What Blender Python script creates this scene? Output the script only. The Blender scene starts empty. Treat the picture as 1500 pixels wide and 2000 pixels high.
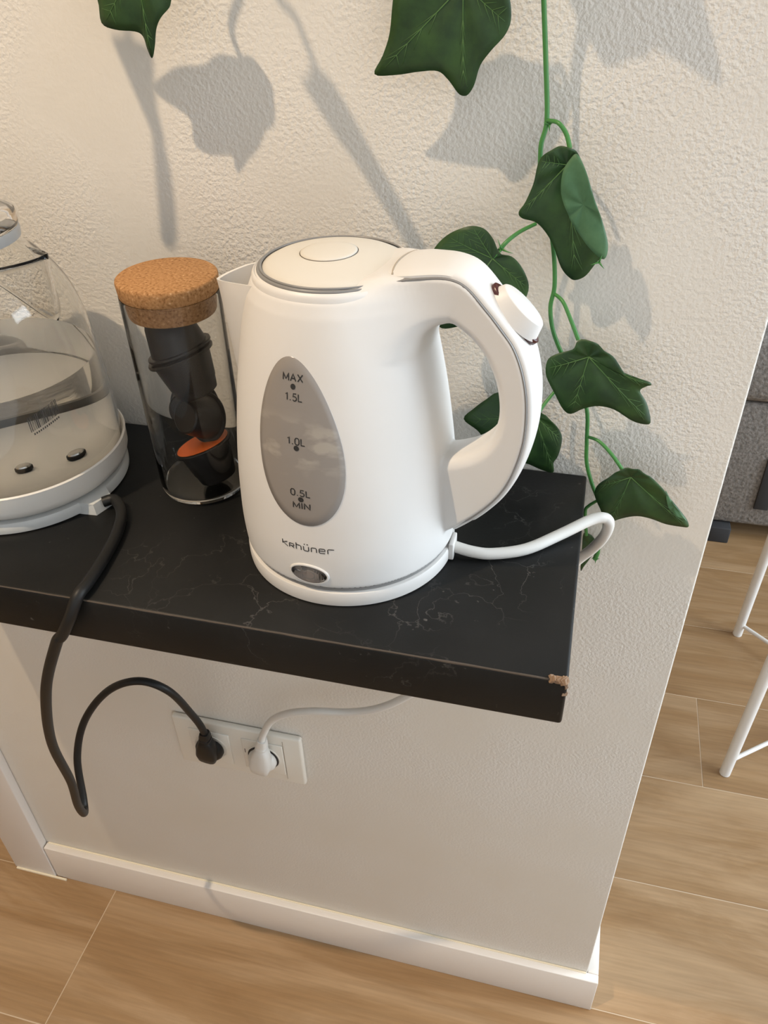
import bpy, bmesh, math, random
import numpy as np
from mathutils import Vector, Matrix
random.seed(7)
PI = math.pi
# ------------------------------------------------------------------ camera
sc = bpy.context.scene
col = sc.collection
CAM = Vector((0.4047, -0.5519, 1.2656))
ROT = Matrix(((0.9692, -0.1273, 0.2107), (0.2449, 0.5872, -0.7715), (-0.0255, 0.7994, 0.6003)))
F = 1569.87
cd = bpy.data.cameras.new('camera'); cam = bpy.data.objects.new('camera', cd); col.objects.link(cam)
cam.matrix_world = Matrix.Translation(CAM) @ ROT.to_4x4()
cd.sensor_fit = 'VERTICAL'; cd.sensor_height = 24; cd.sensor_width = 18; cd.lens = F / 2000 * 24
cd.clip_start = 0.02
sc.camera = cam
# ------------------------------------------------------------------ world, lights, exposure
sc.view_settings.view_transform = 'Standard'; sc.view_settings.look = 'None'
sc.view_settings.gamma = 1; sc.view_settings.use_curve_mapping = False
sc.view_settings.exposure = 0.0
w = bpy.data.worlds.new('world'); sc.world = w; w.use_nodes = True
w.node_tree.nodes['Background'].inputs[0].default_value = (0.80, 0.90, 1.0, 1)
w.node_tree.nodes['Background'].inputs[1].default_value = 2.1
def look(o, t): o.rotation_euler = (Vector(t) - o.location).to_track_quat('-Z', 'Y').to_euler()
LAMP = Vector((-0.35, -0.664, 2.4))
ld = bpy.data.lights.new('ceiling_spot', 'SPOT'); lo = bpy.data.objects.new('ceiling_spot', ld); col.objects.link(lo)
lo.location = LAMP; look(lo, (-0.15, -0.1, 0.9)); ld.energy = 80; ld.color = (1.0, 0.78, 0.54); ld.shadow_soft_size = 0.014
ld.spot_size = 1.55; ld.spot_blend = 1.0
ad = bpy.data.lights.new('window_light', 'AREA'); ao = bpy.data.objects.new('window_light', ad); col.objects.link(ao)
ao.location = (3.1, 0.35, 1.45); look(ao, (0.3, -0.1, 0.9)); ad.shape = 'RECTANGLE'; ad.size = 1.6; ad.size_y = 1.9
ad.energy = 86; ad.color = (0.80, 0.91, 1.0)

# ------------------------------------------------------------------ materials
def mat(name, c, rough=0.5, spec=0.5, **kw):
    m = bpy.data.materials.new(name); m.use_nodes = True
    b = m.node_tree.nodes['Principled BSDF']
    b.inputs['Base Color'].default_value = (*c, 1); b.inputs['Roughness'].default_value = rough
    b.inputs['Specular IOR Level'].default_value = spec
    for k, v in kw.items(): b.inputs[k.replace('_', ' ')].default_value = v
    return m
def nd(m, t, **kw):
    n = m.node_tree.nodes.new(t)
    for k, v in kw.items():
        if hasattr(n, k): setattr(n, k, v)
        else: n.inputs[k].default_value = v
    return n
def lk(m, a, ai, b, bi): m.node_tree.links.new(a.outputs[ai], b.inputs[bi])
def BS(m): return m.node_tree.nodes['Principled BSDF']
def ramp(m, stops):
    r = nd(m, 'ShaderNodeValToRGB'); e = r.color_ramp.elements
    while len(e) < len(stops): e.new(0.5)
    for i, (p, c) in enumerate(stops): e[i].position = p; e[i].color = (*c, 1) if len(c) == 3 else c
    return r
def bump(m, src, si, strength, dist):
    b = nd(m, 'ShaderNodeBump'); b.inputs['Strength'].default_value = strength; b.inputs['Distance'].default_value = dist
    lk(m, src, si, b, 'Height'); lk(m, b, 0, BS(m), 'Normal'); return b

def plaster():
    m = mat('plaster', (0.74, 0.70, 0.66), 0.85, 0.25)
    tc = nd(m, 'ShaderNodeTexCoord')
    n1 = nd(m, 'ShaderNodeTexNoise', Scale=330.0, Detail=2.0, Roughness=0.5); lk(m, tc, 'Object', n1, 'Vector')
    n2 = nd(m, 'ShaderNodeTexNoise', Scale=5.5, Detail=2.0); lk(m, tc, 'Object', n2, 'Vector')
    r = ramp(m, [(0.40, (0.12,) * 3), (0.58, (1,) * 3)]); lk(m, n2, 0, r, 0)
    sep = nd(m, 'ShaderNodeSeparateXYZ'); lk(m, tc, 'Object', sep, 0)
    # the plaster is smoother low down on the wall
    mr = nd(m, 'ShaderNodeMapRange'); mr.inputs['From Min'].default_value = 0.35; mr.inputs['From Max'].default_value = 0.85
    mr.inputs['To Min'].default_value = 0.4; mr.inputs['To Max'].default_value = 1.0; lk(m, sep, 2, mr, 0)
    mu = nd(m, 'ShaderNodeMath', operation='MULTIPLY'); lk(m, n1, 0, mu, 0); lk(m, r, 0, mu, 1)
    mu2 = nd(m, 'ShaderNodeMath', operation='MULTIPLY'); lk(m, mu, 0, mu2, 0); lk(m, mr, 0, mu2, 1)
    n3 = nd(m, 'ShaderNodeTexNoise', Scale=28.0, Detail=3.0); lk(m, tc, 'Object', n3, 'Vector')
    ad2 = nd(m, 'ShaderNodeMath', operation='MULTIPLY_ADD'); lk(m, n3, 0, ad2, 0); ad2.inputs[1].default_value = 0.35; lk(m, mu2, 0, ad2, 2)
    bump(m, ad2, 0, 0.8, 0.0016)
    rc = ramp(m, [(0.3, (0.77, 0.72, 0.64)), (0.7, (0.80, 0.765, 0.71))]); lk(m, n2, 0, rc, 0)
    lk(m, rc, 0, BS(m), 'Base Color')
    return m
M_wall = plaster()
M_paint = mat('trim_paint', (0.80, 0.75, 0.70), 0.45)
def paintbump():
    tc = nd(M_paint, 'ShaderNodeTexCoord'); n = nd(M_paint, 'ShaderNodeTexNoise', Scale=60.0, Detail=3.0); lk(M_paint, tc, 'Object', n, 'Vector')
    bump(M_paint, n, 0, 0.3, 0.0008)
paintbump()
M_caulk = mat('caulk', (0.85, 0.76, 0.58), 0.6)

def wood_tile():
    m = mat('wood_tile', (0.5, 0.36, 0.22), 0.42, 0.4)
    tc = nd(m, 'ShaderNodeTexCoord'); oi = nd(m, 'ShaderNodeObjectInfo')
    off = nd(m, 'ShaderNodeVectorMath', operation='MULTIPLY_ADD')
    cmb = nd(m, 'ShaderNodeCombineXYZ'); lk(m, oi, 'Random', cmb, 0); lk(m, oi, 'Random', cmb, 1); lk(m, oi, 'Random', cmb, 2)
    lk(m, cmb, 0, off, 0); off.inputs[1].default_value = (37, 19, 11); lk(m, tc, 'Object', off, 2)
    mp = nd(m, 'ShaderNodeMapping'); mp.inputs['Scale'].default_value = (1.3, 6.5, 1); lk(m, off, 0, mp, 0)
    n = nd(m, 'ShaderNodeTexNoise', Scale=1.6, Detail=6.0, Roughness=0.6, Distortion=1.1); lk(m, mp, 0, n, 'Vector')
    r = ramp(m, [(0.25, (0.28, 0.155, 0.065)), (0.45, (0.34, 0.205, 0.098)), (0.56, (0.40, 0.255, 0.135)), (0.78, (0.46, 0.31, 0.175))]); lk(m, n, 0, r, 0)
    mp2 = nd(m, 'ShaderNodeMapping'); mp2.inputs['Scale'].default_value = (6, 150, 1); lk(m, off, 0, mp2, 0)
    n2 = nd(m, 'ShaderNodeTexNoise', Scale=1.5, Detail=4.0); lk(m, mp2, 0, n2, 'Vector')
    r2 = ramp(m, [(0.35, (0.88, 0.88, 0.88)), (0.65, (1.03, 1.03, 1.03))]); lk(m, n2, 0, r2, 0)
    mx = nd(m, 'ShaderNodeMix'); mx.data_type = 'RGBA'; mx.blend_type = 'MULTIPLY'; mx.inputs[0].default_value = 1
    m.node_tree.links.new(r.outputs[0], mx.inputs[6]); m.node_tree.links.new(r2.outputs[0], mx.inputs[7])
    m.node_tree.links.new(mx.outputs[2], BS(m).inputs['Base Color'])
    bump(m, n2, 0, 0.15, 0.0005)
    return m
M_tile = wood_tile()
M_grout = mat('grout', (0.60, 0.47, 0.33), 0.9)

def shelf_mat():
    m = mat('black_laminate', (0.02, 0.02, 0.02), 0.42, 0.22)
    tc = nd(m, 'ShaderNodeTexCoord')
    n0 = nd(m, 'ShaderNodeTexNoise', Scale=9.0, Detail=5.0); lk(m, tc, 'Object', n0, 'Vector')
    base = ramp(m, [(0.35, (0.0065, 0.0068, 0.0068)), (0.7, (0.013, 0.0132, 0.013))]); lk(m, n0, 0, base, 0)
    # crackled pale veins
    nv = nd(m, 'ShaderNodeTexNoise', Scale=14.0, Detail=6.0); lk(m, tc, 'Object', nv, 'Vector')
    mixv = nd(m, 'ShaderNodeMix'); mixv.data_type = 'VECTOR'; mixv.inputs[0].default_value = 0.12
    m.node_tree.links.new(tc.outputs['Object'], mixv.inputs[4]); m.node_tree.links.new(nv.outputs['Color'], mixv.inputs[5])
    vo = nd(m, 'ShaderNodeTexVoronoi', feature='DISTANCE_TO_EDGE', Scale=24.0); m.node_tree.links.new(mixv.outputs[1], vo.inputs['Vector'])
    rv = ramp(m, [(0.0, (1,) * 3), (0.010, (0,) * 3)]); lk(m, vo, 0, rv, 0)
    nm = nd(m, 'ShaderNodeTexNoise', Scale=11.0, Detail=2.0); lk(m, tc, 'Object', nm, 'Vector')
    rm = ramp(m, [(0.56, (0,) * 3), (0.72, (0.38,) * 3)]); lk(m, nm, 0, rm, 0)
    mu = nd(m, 'ShaderNodeMath', operation='MULTIPLY'); lk(m, rv, 0, mu, 0); lk(m, rm, 0, mu, 1)
    # dust specks
    ns = nd(m, 'ShaderNodeTexNoise', Scale=160.0, Detail=2.0); lk(m, tc, 'Object', ns, 'Vector')
    rs = ramp(m, [(0.735, (0,) * 3), (0.80, (0.5,) * 3)]); lk(m, ns, 0, rs, 0)
    ad_ = nd(m, 'ShaderNodeMath', operation='ADD', use_clamp=True); lk(m, mu, 0, ad_, 0); lk(m, rs, 0, ad_, 1)
    mx = nd(m, 'ShaderNodeMix'); mx.data_type = 'RGBA'
    m.node_tree.links.new(ad_.outputs[0], mx.inputs[0]); m.node_tree.links.new(base.outputs[0], mx.inputs[6]); mx.inputs[7].default_value = (0.16, 0.15, 0.14, 1)
    m.node_tree.links.new(mx.outputs[2], BS(m).inputs['Base Color'])
    nb = nd(m, 'ShaderNodeTexNoise', Scale=500.0, Detail=1.0); lk(m, tc, 'Object', nb, 'Vector'); bump(m, nb, 0, 0.12, 0.0003)
    return m
M_shelf = shelf_mat()
M_chip = mat('bare_chipboard', (0.27, 0.175, 0.11), 0.9)
M_edge = mat('worn_edge', (0.075, 0.058, 0.045), 0.8)
M_white = mat('white_plastic', (0.72, 0.70, 0.675), 0.42, 0.45)
M_white2 = mat('white_plastic_lid', (0.66, 0.625, 0.56), 0.5, 0.4)
M_strip = mat('grey_gasket', (0.22, 0.215, 0.21), 0.35)
M_ink = mat('black_print', (0.02, 0.02, 0.02), 0.5)
M_red = mat('dark_red_plastic', (0.06, 0.012, 0.012), 0.3)
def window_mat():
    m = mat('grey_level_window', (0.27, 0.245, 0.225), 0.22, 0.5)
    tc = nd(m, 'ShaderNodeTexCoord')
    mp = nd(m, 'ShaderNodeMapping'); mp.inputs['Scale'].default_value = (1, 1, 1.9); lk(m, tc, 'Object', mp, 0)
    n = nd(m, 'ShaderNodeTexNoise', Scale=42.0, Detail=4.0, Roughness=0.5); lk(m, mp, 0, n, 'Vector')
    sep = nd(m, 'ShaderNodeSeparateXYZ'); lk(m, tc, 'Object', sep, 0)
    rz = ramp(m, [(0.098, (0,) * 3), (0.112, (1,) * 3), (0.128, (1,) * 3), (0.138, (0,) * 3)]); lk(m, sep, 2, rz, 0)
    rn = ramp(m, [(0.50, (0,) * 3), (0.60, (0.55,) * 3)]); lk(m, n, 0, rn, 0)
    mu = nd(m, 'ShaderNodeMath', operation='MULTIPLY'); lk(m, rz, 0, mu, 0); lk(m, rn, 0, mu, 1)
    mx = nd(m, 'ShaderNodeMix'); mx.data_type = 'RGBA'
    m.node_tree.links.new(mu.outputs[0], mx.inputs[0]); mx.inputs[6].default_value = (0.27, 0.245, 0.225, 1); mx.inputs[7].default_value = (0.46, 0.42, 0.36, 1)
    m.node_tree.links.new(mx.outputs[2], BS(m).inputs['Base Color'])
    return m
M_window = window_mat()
def glass(name, c=(1, 1, 1), ior=1.45, rough=0.0):
    m = mat(name, c, rough, 0.5); BS(m).inputs['Transmission Weight'].default_value = 1; BS(m).inputs['IOR'].default_value = ior
    return m
M_glass = glass('clear_glass', (0.985, 0.99, 0.985), 1.32)
M_plasticglass = glass('clear_plastic', (0.97, 0.97, 0.97), 1.3)
M_water = glass('water', (0.98, 0.99, 0.985), 1.33)
M_lens = glass('lamp_lens', (0.85, 0.83, 0.82), 1.4, 0.15)
M_greyplastic = mat('grey_plastic', (0.36, 0.36, 0.355), 0.3)
M_basewhite = mat('base_white', (0.78, 0.75, 0.70), 0.35)
M_basegrey = mat('base_grey_white', (0.60, 0.62, 0.62), 0.25)
M_steel = mat('steel', (0.6, 0.6, 0.6), 0.25, 0.5, Metallic=1.0)
M_black = mat('black_rubber', (0.010, 0.010, 0.010), 0.48, 0.35)
M_blackp = mat('black_capsule_plastic', (0.011, 0.010, 0.010), 0.38, 0.35)
M_foil = mat('orange_foil', (0.95, 0.19, 0.03), 0.4, 0.5)
M_darkfoil = mat('dark_foil', (0.015, 0.014, 0.014), 0.35, 0.4)
M_cord = mat('white_cord', (0.74, 0.72, 0.68), 0.4)
M_socket = mat('ivory_socket', (0.80, 0.76, 0.68), 0.35)
M_socketdark = mat('socket_hole', (0.05, 0.045, 0.04), 0.6)
M_caulk2 = mat('seam_line', (0.40, 0.34, 0.27), 0.7)  # brown line colour of the lid and socket cover seams
M_rack = mat('white_metal', (0.82, 0.80, 0.77), 0.35)
def cork():
    m = mat('cork', (0.5, 0.28, 0.12), 0.85, 0.2)
    tc = nd(m, 'ShaderNodeTexCoord')
    v = nd(m, 'ShaderNodeTexVoronoi', Scale=380.0); lk(m, tc, 'Object', v, 'Vector')
    n = nd(m, 'ShaderNodeTexNoise', Scale=520.0, Detail=3.0); lk(m, tc, 'Object', n, 'Vector')
    r = ramp(m, [(0.30, (0.22, 0.10, 0.035)), (0.46, (0.38, 0.195, 0.08)), (0.62, (0.44, 0.235, 0.10)), (0.74, (0.60, 0.37, 0.20))]); lk(m, n, 0, r, 0)
    lk(m, r, 0, BS(m), 'Base Color'); bump(m, n, 0, 0.6, 0.0006)
    return m
M_cork = cork()
def leafmat(name, a, b, rough):
    m = mat(name, a, rough, 0.45)
    tc = nd(m, 'ShaderNodeTexCoord')
    n = nd(m, 'ShaderNodeTexNoise', Scale=45.0, Detail=6.0, Roughness=0.65); lk(m, tc, 'Object', n, 'Vector')
    r = ramp(m, [(0.35, a), (0.70, b)]); lk(m, n, 0, r, 0); lk(m, r, 0, BS(m), 'Base Color')
    n2 = nd(m, 'ShaderNodeTexNoise', Scale=160.0, Detail=2.0); lk(m, tc, 'Object', n2, 'Vector'); bump(m, n2, 0, 0.3, 0.0006)
    return m
M_leaf = leafmat('ivy_leaf', (0.011, 0.038, 0.010), (0.032, 0.085, 0.018), 0.5)
M_leafback = leafmat('ivy_leaf_underside', (0.05, 0.13, 0.055), (0.085, 0.19, 0.085), 0.55)
M_vein = mat('ivy_vein', (0.075, 0.17, 0.045), 0.5)
M_stem = mat('ivy_stem', (0.055, 0.22, 0.05), 0.4)
def fabric():
    m = mat('grey_fabric', (0.25, 0.235, 0.22), 0.95, 0.1)
    tc = nd(m, 'ShaderNodeTexCoord'); n = nd(m, 'ShaderNodeTexNoise', Scale=130.0, Detail=4.0); lk(m, tc, 'Object', n, 'Vector')
    r = ramp(m, [(0.3, (0.16, 0.15, 0.14)), (0.7, (0.33, 0.31, 0.29))]); lk(m, n, 0, r, 0); lk(m, r, 0, BS(m), 'Base Color')
    bump(m, n, 0, 0.8, 0.003); return m
M_fabric = fabric()
M_chair_dark = mat('dark_foot_and_gap', (0.03, 0.03, 0.032), 0.8)  # dark colour of the sofa feet and of the strip standing for a gap

# ------------------------------------------------------------------ helpers
def at(px, py, Y):            # where the sight line of a photo pixel meets the plane y = Y
    d = ROT @ Vector(((px - 750) / F, -(py - 1000) / F, -1)); return CAM + d * ((Y - CAM.y) / d.y)
def link(o, parent=None):
    col.objects.link(o)
    if parent is not None: o.parent = parent
    return o
def empty(name, loc, label, cat, group=None):
    o = bpy.data.objects.new(name, None); o.empty_display_size = 0.02; o.location = loc; link(o)
    o['label'] = label; o['category'] = cat
    if group: o['group'] = group
    return o
def tag(o, label, cat, group=None):
    o['label'] = label; o['category'] = cat
    if group: o['group'] = group
    return o
def mesh(name, vs, fs, m, parent=None, smooth=True, origin=None):
    # vertices are in world space; with a parent the mesh is stored relative to the parent's location
    me = bpy.data.meshes.new(name)
    o0 = Vector(origin) if origin is not None else (root_loc(parent) if parent is not None else Vector((0, 0, 0)))
    me.from_pydata([tuple(Vector(v) - o0) for v in vs], [], fs); me.validate(); me.update()
    bm = bmesh.new(); bm.from_mesh(me); bmesh.ops.recalc_face_normals(bm, faces=bm.faces); bm.to_mesh(me); bm.free()
    if smooth: me.polygons.foreach_set('use_smooth', [True] * len(me.polygons))
    if isinstance(m, (list, tuple)):
        for k in m: me.materials.append(k)
    else: me.materials.append(m)
    o = bpy.data.objects.new(name, me); link(o, parent)
    if parent is None: o.location = o0
    return o
def root_loc(p):
    v = Vector((0, 0, 0))
    while p is not None: v += p.location; p = p.parent
    return v
def sharp(o, ang=35):
    me = o.data; bm = bmesh.new(); bm.from_mesh(me)
    for e in bm.edges:
        if len(e.link_faces) == 2 and e.calc_face_angle(0) > math.radians(ang): e.smooth = False
    bm.to_mesh(me); bm.free(); return o
def box(name, a, b, m, parent=None, bev=0.0, seg=2, origin=None):
    bm = bmesh.new()
    bmesh.ops.create_cube(bm, size=1, matrix=Matrix.Translation([(a[i] + b[i]) / 2 for i in range(3)]) @ Matrix.Diagonal([b[i] - a[i] for i in range(3)] + [1]))
    if bev: bmesh.ops.bevel(bm, geom=bm.edges[:], offset=bev, segments=seg, affect='EDGES', profile=0.5)
    vs = [v.co.copy() for v in bm.verts]; bm.verts.index_update(); fs = [[v.index for v in f.verts] for f in bm.faces]; bm.free()
    o = mesh(name, vs, fs, m, parent, smooth=bool(bev), origin=origin)
    if bev: sharp(o, 50)
    return o
def catmull(P, n=8, closed=False):
    P = [Vector(p) for p in P]; out = []; N = len(P)
    rng = range(N) if closed else range(N - 1)
    for i in rng:
        if closed: a, b, c, d = P[i - 1], P[i], P[(i + 1) % N], P[(i + 2) % N]
        else: a, b, c, d = P[max(i - 1, 0)], P[i], P[i + 1], P[min(i + 2, N - 1)]
        for k in range(n):
            t = k / n
            out.append(0.5 * ((2 * b) + (c - a) * t + (2 * a - 5 * b + 4 * c - d) * t * t + (3 * b - a - 3 * c + d) * t ** 3))
    if not closed: out.append(P[-1])
    return out
def tube_geo(path, rad, seg=12, cap=True):
    vs = []; fs = []; n = len(path)
    t0 = (path[1] - path[0]).normalized(); up = t0.orthogonal().normalized()
    for i, p in enumerate(path):
        t = (path[min(i + 1, n - 1)] - path[max(i - 1, 0)]).normalized()
        up = (up - t * up.dot(t)).normalized(); s = t.cross(up); r = rad(i / (n - 1)) if callable(rad) else rad
        for k in range(seg):
            a = 2 * PI * k / seg; vs.append(p + (up * math.cos(a) + s * math.sin(a)) * r)
    for i in range(n - 1):
        for k in range(seg): fs.append([i * seg + k, i * seg + (k + 1) % seg, (i + 1) * seg + (k + 1) % seg, (i + 1) * seg + k])
    if cap: fs.append(list(range(seg))[::-1]); fs.append([(n - 1) * seg + k for k in range(seg)])
    return vs, fs
def tube(name, pts, rad, m, parent=None, seg=12, n=8, origin=None):
    vs, fs = tube_geo(catmull(pts, n), rad, seg); return sharp(mesh(name, vs, fs, m, parent, origin=origin), 60)
def lathe(name, prof, c, m, parent=None, seg=96, axis=None, closed=False, origin=None, ang=40):
    # prof: (r, z) from bottom to top; c: centre; axis: optional 3x3 rotation
    vs = []; fs = []; A = axis or Matrix.Identity(3); c = Vector(c); idx = []
    for r, z in prof:
        if r < 1e-6: idx.append([len(vs)]); vs.append(c + A @ Vector((0, 0, z)))
        else:
            idx.append(list(range(len(vs), len(vs) + seg)))
            for k in range(seg): a = 2 * PI * k / seg; vs.append(c + A @ Vector((r * math.cos(a), r * math.sin(a), z)))
    pairs = list(zip(idx[:-1], idx[1:])) + ([(idx[-1], idx[0])] if closed else [])
    for p, q in pairs:
        for k in range(seg):
            k2 = (k + 1) % seg
            if len(p) == 1 and len(q) == 1: continue
            if len(p) == 1: fs.append([p[0], q[k2], q[k]])
            elif len(q) == 1: fs.append([p[k], p[k2], q[0]])
            else: fs.append([p[k], p[k2], q[k2], q[k]])
    return sharp(mesh(name, vs, fs, m, parent, origin=origin), ang)
def interp(x, xs, ys):
    if x <= xs[0]: return ys[0]
    for i in range(len(xs) - 1):
        if x <= xs[i + 1]: t = (x - xs[i]) / (xs[i + 1] - xs[i]); return ys[i] + t * (ys[i + 1] - ys[i])
    return ys[-1]
def join_geo(lst):
    V = []; Fc = []
    for vs, fs in lst:
        o = len(V); V += list(vs); Fc += [[i + o for i in f] for f in fs]
    return V, Fc
def bgeo(a, b):
    V = [(x, y, z) for x in (a[0], b[0]) for y in (a[1], b[1]) for z in (a[2], b[2])]
    return V, [[0, 1, 3, 2], [4, 6, 7, 5], [0, 4, 5, 1], [2, 3, 7, 6], [0, 2, 6, 4], [1, 5, 7, 3]]
def S(o): o['kind'] = 'structure'; return o

H = 0.9; XS = 0.4229; SD = 0.2205; ST = 0.0389; XW = 0.5243; HB = 0.0842; BB = 0.012; EE = 0.0147; XL = -0.3231
# ------------------------------------------------------------------ the setting
fl = box('floor', (-2.2, -2.0, -0.03), (3.2, 2.6, -0.0005), M_grout); S(fl)
# wood-look plank tiles, each its own slab, sunk joints between them
rows = []
y = -0.0095 - 0.2065 * 9
tile_mesh = {}
PH = {}
jx = {-1: -0.215, 2: 0.716}
r = -10
while -0.0085 + r * 0.2065 < 2.5:
    y0 = -0.0085 + r * 0.2065; y1 = y0 + 0.2065
    # joint phase of the row; rows whose joints show are fixed by the photo
    ph = {-1: -0.215, -2: -0.75, 0: -0.30, 1: 0.30, 2: 0.716, 3: 0.10, 4: 0.44}.get(r, random.uniform(-1, 0))
    x = ph
    while x > -2.1: x -= 1.2
    while x < 3.1:
        xa, xb = max(x, -2.15), min(x + 1.2, 3.15)
        if xb - xa > 0.05:
            g = 0.0009
            box('floor_tile', (xa + g, y0 + g, -0.012), (xb - g, y1 - g, 0.0), M_tile, fl, origin=None)
        x += 1.2
    r += 1
S(box('wall_front', (XL - 0.03, 0, 0), (XW, 0.16, 2.6), M_wall, bev=0.0018, seg=2))
bb = S(box('baseboard_front', (XL + 0.001, -BB, 0.0), (XW + EE, -0.0002, HB), M_paint, bev=0.0012))
box('caulk_line', (XL + 0.004, -0.0026, HB - 0.0006), (XW - 0.002, -0.0003, HB + 0.0010), M_caulk, bb)
S(box('baseboard_right', (XW + 0.0002, 0.0, 0.0), (XW + EE, 0.16, HB), M_paint, bev=0.0012))
# white door casing at the wall's left end, with the reveal behind it
cs = S(box('trim_1', (-0.400, -0.0135, 0.0), (XL - 0.0006, 0.0, 2.6), M_paint, bev=0.0015))
box('caulk_line', (-0.396, -0.0165, 0.0), (XL + 0.02, -0.0136, 0.003), M_caulk, cs)
S(box('wall_back', (-2.2, 2.45, 0), (3.2, 2.55, 2.6), M_wall))
# the rest of the room, unseen behind and beside the camera, added to shape the fill light: only the window side at the right is open
M_room = mat('room_paint', (0.86, 0.86, 0.86), 0.9, 0.2); M_warm_bounce = mat('warm_bounce_paint', (0.74, 0.49, 0.26), 0.6)  # warm tint chosen for the unseen left wall to bounce warm fill
S(box('wall_left', (-2.3, -2.1, 0), (-2.2, 2.55, 2.6), M_warm_bounce)); S(box('wall_camera_side', (-2.2, -2.1, 0), (3.2, -2.0, 2.6), M_room))
S(box('unseen_wall_right', (3.2, -2.1, 0), (3.3, -0.55, 2.6), M_room))  # unseen wall added to cut light coming through the open right side
S(box('ceiling', (-2.3, -2.1, 2.6), (3.2, 2.55, 2.7), mat('ceiling_paint', (0.86, 0.86, 0.86), 0.9, 0.2)))

# ------------------------------------------------------------------ shelf
sh = empty('wall_shelf', (0.09, -SD / 2, H - ST), 'black marbled laminate wall shelf with a chipped front corner, carrying the kettles', 'shelf')
slab = box('shelf_board', (-0.245, -SD, H - ST), (XS, -0.0003, H), M_shelf, sh, bev=0.0022, seg=3)
# worn brown line where the laminate ends along the front edge
pts = []; xx = -0.2
while xx < XS - 0.004:
    pts.append(Vector((xx, -SD + 0.0006 + random.uniform(-0.00012, 0.00012), H - 0.00045 + random.uniform(-0.00012, 0.00010)))); xx += 0.012
vs, fs = tube_geo(pts, lambda t: 0.00038 + 0.0003 * max(0, math.sin(t * 23) * math.sin(t * 57)) + 0.0003 * t, 6)
mesh('worn_edge', vs, fs, M_edge, sh)
rnd = random.Random(3); V = []; Fc = []
for k in range(16):
    c = Vector((XS - 0.0015 - abs(rnd.gauss(0, 0.0045)), -SD + 0.0012, H - 0.0006)); 
    if k > 11: c = Vector((XS - 0.0012, -SD + 0.0012, H - 0.001 - rnd.uniform(0, 0.012)))
    s = rnd.uniform(0.0006, 0.0019) * (0.6 if k > 11 else 1)
    R3 = Matrix.Rotation(rnd.uniform(0, 3), 3, Vector((rnd.random(), rnd.random(), rnd.random() + .1)))
    q = [c + R3 @ Vector((sx * s * 1.5, sy * s, sz * s * 0.8)) for sx in (-1, 1) for sy in (-1, 1) for sz in (-1, 1)]
    o = len(V); V += q; Fc += [[o + i for i in f] for f in bgeo((0, 0, 0), (1, 1, 1))[1]]
ch = mesh('chipped_corner', V, Fc, M_chip, sh, smooth=False); ch['label'] = 'bare brown chipped corner'

# ------------------------------------------------------------------ white kettle
KX, KY = 0.26145, -0.1166; PHI = math.radians(-7)
U = Vector((math.cos(PHI), math.sin(PHI), 0)); Vv = Vector((-U.y, U.x, 0)); K0 = Vector((KX, KY, H))
def kp(u, v, z): return K0 + U * u + Vv * v + Vector((0, 0, z))
zs = [0.0165, 0.02, 0.035, 0.05, 0.075, 0.10, 0.13, 0.16, 0.178, 0.19]
rs = [0.0730, 0.0738, 0.0744, 0.0741, 0.0727, 0.0702, 0.0660, 0.0603, 0.0560, 0.0526]
_pr = catmull([(r_, z_, 0) for r_, z_ in zip(rs, zs)], 5)
pz = [p.y for p in _pr]; prr = [p.x for p in _pr]
def kr(z): return interp(z, pz, prr)
kt = empty('electric_kettle', K0, 'matte white plastic electric kettle with grey oval level window', 'kettle')
# power base
lathe('power_base', [(0, 0), (0.0715, 0), (0.0735, 0.0012), (0.0738, 0.0035), (0.0738, 0.0098), (0.0732, 0.0116), (0.0715, 0.0122), (0, 0.0122)], K0, M_white, kt, 128)
lathe('gasket_ring', [(0, 0.0123), (0.0712, 0.0123), (0.0716, 0.0145), (0.0712, 0.0163), (0, 0.0163)], K0, M_strip, kt, 128)
lathe('rim', [(0.0488, 0.1965), (0.0486, 0.2000), (0.0478, 0.2016), (0.0470, 0.2023), (0.0463, 0.2016), (0.0458, 0.2022), (0.0452, 0.2024), (0.0445, 0.2016), (0.0440, 0.2000), (0.0420, 0.1965)], K0, M_white, kt, 160, ang=60)
# lid: domed disc cut off by the chord where the handle cover begins
UC = 0.0375
def lid_geo(R, zr, zc, chord):
    vs = []; fs = []; n = 96; m_ = 10
    def edge(a):
        rr = R
        if math.cos(a) > 0 and R * math.cos(a) > chord: rr = chord / math.cos(a)
        return rr
    rings = []
    for j in range(m_ + 1):
        f = j / m_; ring = []
        for k in range(n):
            a = 2 * PI * k / n; rr = edge(a) * f
            z = zr + (zc - zr) * (1 - (rr / R) ** 2)
            if f == 1: z -= 0.0012
            ring.append(len(vs)); vs.append(kp(rr * math.cos(a), rr * math.sin(a), z))
            if j == 0: break
        rings.append(ring)
    low = []
    for k in range(n):
        a = 2 * PI * k / n; low.append(len(vs)); vs.append(kp(edge(a) * math.cos(a), edge(a) * math.sin(a), 0.1995))
    for k in range(n): fs.append([rings[0][0], rings[1][k], rings[1][(k + 1) % n]])
    for j in range(1, m_):
        for k in range(n): fs.append([rings[j][k], rings[j][(k + 1) % n], rings[j + 1][(k + 1) % n], rings[j + 1][k]])
    for k in range(n): fs.append([rings[m_][k], rings[m_][(k + 1) % n], low[(k + 1) % n], low[k]])
    return vs, fs
vs, fs = lid_geo(0.0428, 0.2042, 0.2096, UC)
lid = sharp(mesh('lid', vs, fs, M_white2, kt), 70)
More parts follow.
